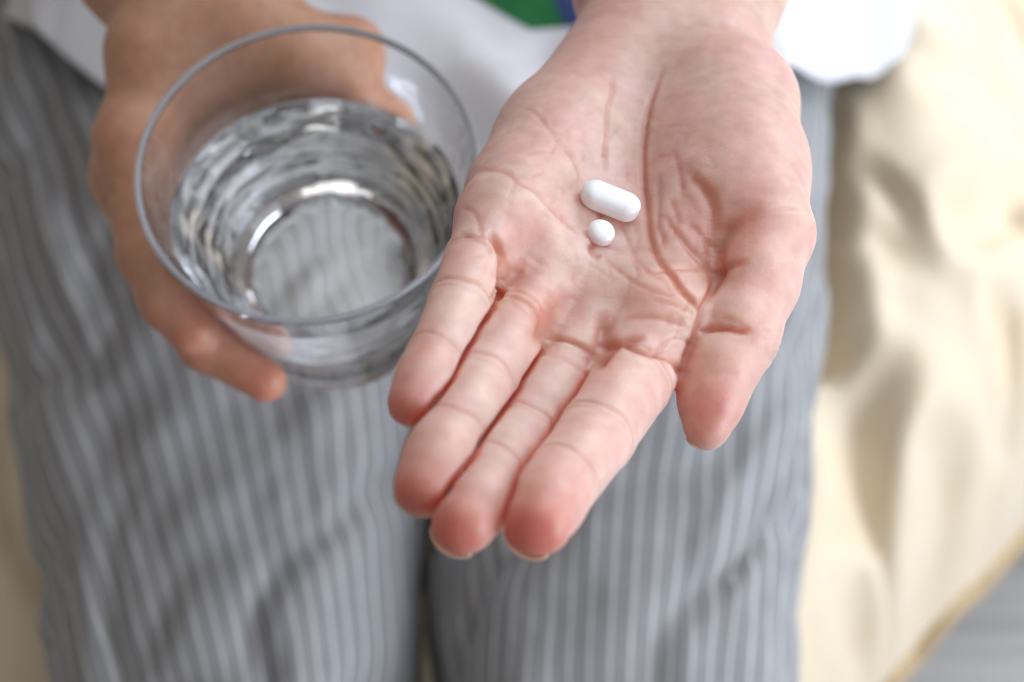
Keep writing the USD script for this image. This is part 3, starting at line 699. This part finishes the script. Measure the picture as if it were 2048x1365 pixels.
# print on the shirt front: the part of the grid inside its outline, lifted off the cotton
st_ = np.vstack([sf[:, [0, 1, 2]], sf[:, [0, 2, 3]]])
sn_ = vnormals(sv, st_)
sgn = np.sign((sn_ * (sv - np.array([-0.032, 0.485, 0])) * [1, 1, 0]).sum(1).mean())
fc = sv[st_].mean(1); fp = to_px(from_world(fc))
near = (fc[:, 1] < 0.40) & (fp[:, 0] > 700) & (fp[:, 0] < 1400) & (fp[:, 1] < 160) & (fp[:, 1] > -700) & (fc[:, 2] < 0.95)
sheet = trimesh.Trimesh(sv + sgn * sn_ * 0.0012, st_[near], process=False); sheet.remove_unreferenced_vertices()
def cut(m, a, b):                                          # keep what lies on the left of the line a -> b as seen from in front
    wa, wb = (to_world(P(*q, -330)) for q in (a, b)); n = np.cross(wa - CAM, wb - CAM); n /= np.linalg.norm(n)
    return trimesh.intersections.slice_mesh_plane(m, n, CAM)
def both_ways(m, lines):
    for a, b in lines: m = cut(m, a, b)
    return m
outline = [((1300, 42), (1060, 60)), ((1060, 60), (935, -14)), ((935, -14), (900, -400)), ((1300, -400), (1330, 42))]
for nm_, mt_, extra in (('green', PRINT_G, [((1085, -60), (1140, 80))]), ('navy', PRINT_B, [((1140, 80), (1085, -60))])):
    m = both_ways(sheet, [(b_, a_) for a_, b_ in outline] + [(b_, a_) for a_, b_ in extra])
    if len(m.faces) == 0: m = both_ways(sheet, outline + extra)
    if len(m.faces): obj('shirt_print', (np.array(m.vertices), np.array(m.faces)), mt_, SHIRT, False)
    pass

# ------------------------------------------------------------------ cream satin bedspread under and beside the person
def spread():
    nx, ny = 300, 250
    a = np.linspace(0, 1, nx); b = np.linspace(0, 1, ny)
    # front edge of the cloth, from left to right (x, y)
    fx = np.array([-0.55, -0.30, -0.10, 0.05, 0.135, 0.172, 0.208, 0.252, 0.32, 0.45, 0.75]); fy = np.array([-0.10, -0.095, -0.06, -0.02, 0.055, 0.110, 0.152, 0.195, 0.27, 0.37, 0.52])
    X0 = np.interp(a, np.linspace(0, 1, len(fx)), fx); Y0 = np.interp(a, np.linspace(0, 1, len(fx)), fy)
    k = ndimage.gaussian_filter1d
    X0, Y0 = k(X0, 3, mode='nearest'), k(Y0, 3, mode='nearest')
    X1 = np.linspace(-0.65, 0.95, nx); Y1 = np.full(nx, 0.95)
    t = (b ** 1.15)[None]
    X = X0[:, None] + (X1 - X0)[:, None] * t; Y = Y0[:, None] + (Y1 - Y0)[:, None] * t
    dist = np.hypot(X - X0[:, None], Y - Y0[:, None])
    Z = 0.455 - 0.15 * np.exp(-dist / 0.045)
    Z += 0.030 * np.exp(-((X - 0.20) / 0.05) ** 2) * np.clip((Y - 0.08) / 0.15, 0, 1) - 0.10 * np.clip(X - 0.22, 0, 0.35)
    q = np.stack([X, Y, 0 * X], -1)
    Z += 0.024 * (meshkit.fbm(q * np.array([8, 5, 1]) + 7, 3, 31) - .5)
    r = np.abs(meshkit.fbm(np.stack([X * 13 + Y * 7, Y * 6 - X * 5, 0 * X], -1) + 3, 2, 41) - .5)
    Z -= 0.010 * np.exp(-(r / 0.055) ** 2)
    for (x0, y0, x1, y1, dep, sg) in ((0.148, 0.36, 0.148, 0.24, 0.022, 0.010), (0.165, 0.22, 0.15, 0.06, 0.010, 0.012), (0.22, 0.30, 0.30, 0.36, 0.014, 0.012), (0.205, 0.19, 0.21, 0.13, 0.018, 0.012),
                                      (0.165, 0.13, 0.20, 0.10, 0.016, 0.010), (0.24, 0.22, 0.235, 0.26, 0.012, 0.008)):
        p0, p1 = np.array([x0, y0]), np.array([x1, y1]); d = p1 - p0
        tt = np.clip(((X - x0) * d[0] + (Y - y0) * d[1]) / (d @ d), 0, 1); dd = np.hypot(X - x0 - tt * d[0], Y - y0 - tt * d[1])
        Z -= dep * np.exp(-(dd / sg) ** 2); Z += dep * 0.3 * np.exp(-((dd - 2 * sg) / sg) ** 2)
    V = np.stack([X, Y, Z], -1)
    low = V - [0, 0, 0.012]
    ii, jj = np.meshgrid(np.arange(nx - 1), np.arange(ny - 1), indexing='ij'); q0 = (ii * ny + jj).ravel()
    Ft = np.stack([q0, q0 + ny, q0 + ny + 1, q0 + 1], 1)
    N = nx * ny; Fb = Ft[:, ::-1] + N
    e = np.arange(nx - 1) * ny; side = np.stack([e, e + N, e + ny + N, e + ny], 1)
    return np.vstack([V.reshape(-1, 3), low.reshape(-1, 3)]), np.vstack([Ft, Fb, side]), V[:, 0]
qv, qf, hemline = spread()
bed = xf('bedspread')
tag(bed, 'cream satin bedspread with soft folds and tan piped edge beneath the seated person', 'bedspread')
obj('cover', (qv, qf), SATIN, str(bed.GetPath()), 60)
def pipe(line, r, n=10):
    d = np.gradient(line, axis=0); d /= np.linalg.norm(d, axis=1, keepdims=True); up = np.tile([0, 0, 1.0], (len(line), 1)); s_ = np.cross(d, up); s_ /= np.linalg.norm(s_, axis=1, keepdims=True); up = np.cross(s_, d)
    V = np.concatenate([line[:, None] + r * (math.cos(2 * math.pi * k / n) * s_ + math.sin(2 * math.pi * k / n) * up)[:, None] for k in range(n)], 1)
    m = len(line); ii, jj = np.meshgrid(np.arange(m - 1), np.arange(n), indexing='ij'); a, b = (ii * n + jj).ravel(), (ii * n + (jj + 1) % n).ravel()
    return V.reshape(-1, 3), np.stack([a, b, b + n, a + n], 1)
obj('piping', pipe(hemline - [0, 0, 0.006], 0.0065), HEM, str(bed.GetPath()))

# ------------------------------------------------------------------ floor of grey boards
floor = xf('floor'); tag(floor, None, None, None, 'structure')
yb = -0.6
for i in range(14):
    wdt = 0.118
    b = trimesh.creation.box((3.4, wdt - 0.003, 0.02)); b.apply_translation((0.3, yb + wdt / 2, -0.01 + 0.0006 * (i % 2)))
    obj('board', b, BOARDS[i % 3], str(floor.GetPath()), False); yb += wdt
sub = trimesh.creation.box((6, 6, 0.02)); sub.apply_translation((0, 0, -0.035))
obj('subfloor', sub, BOARDS[0], str(floor.GetPath()), False)
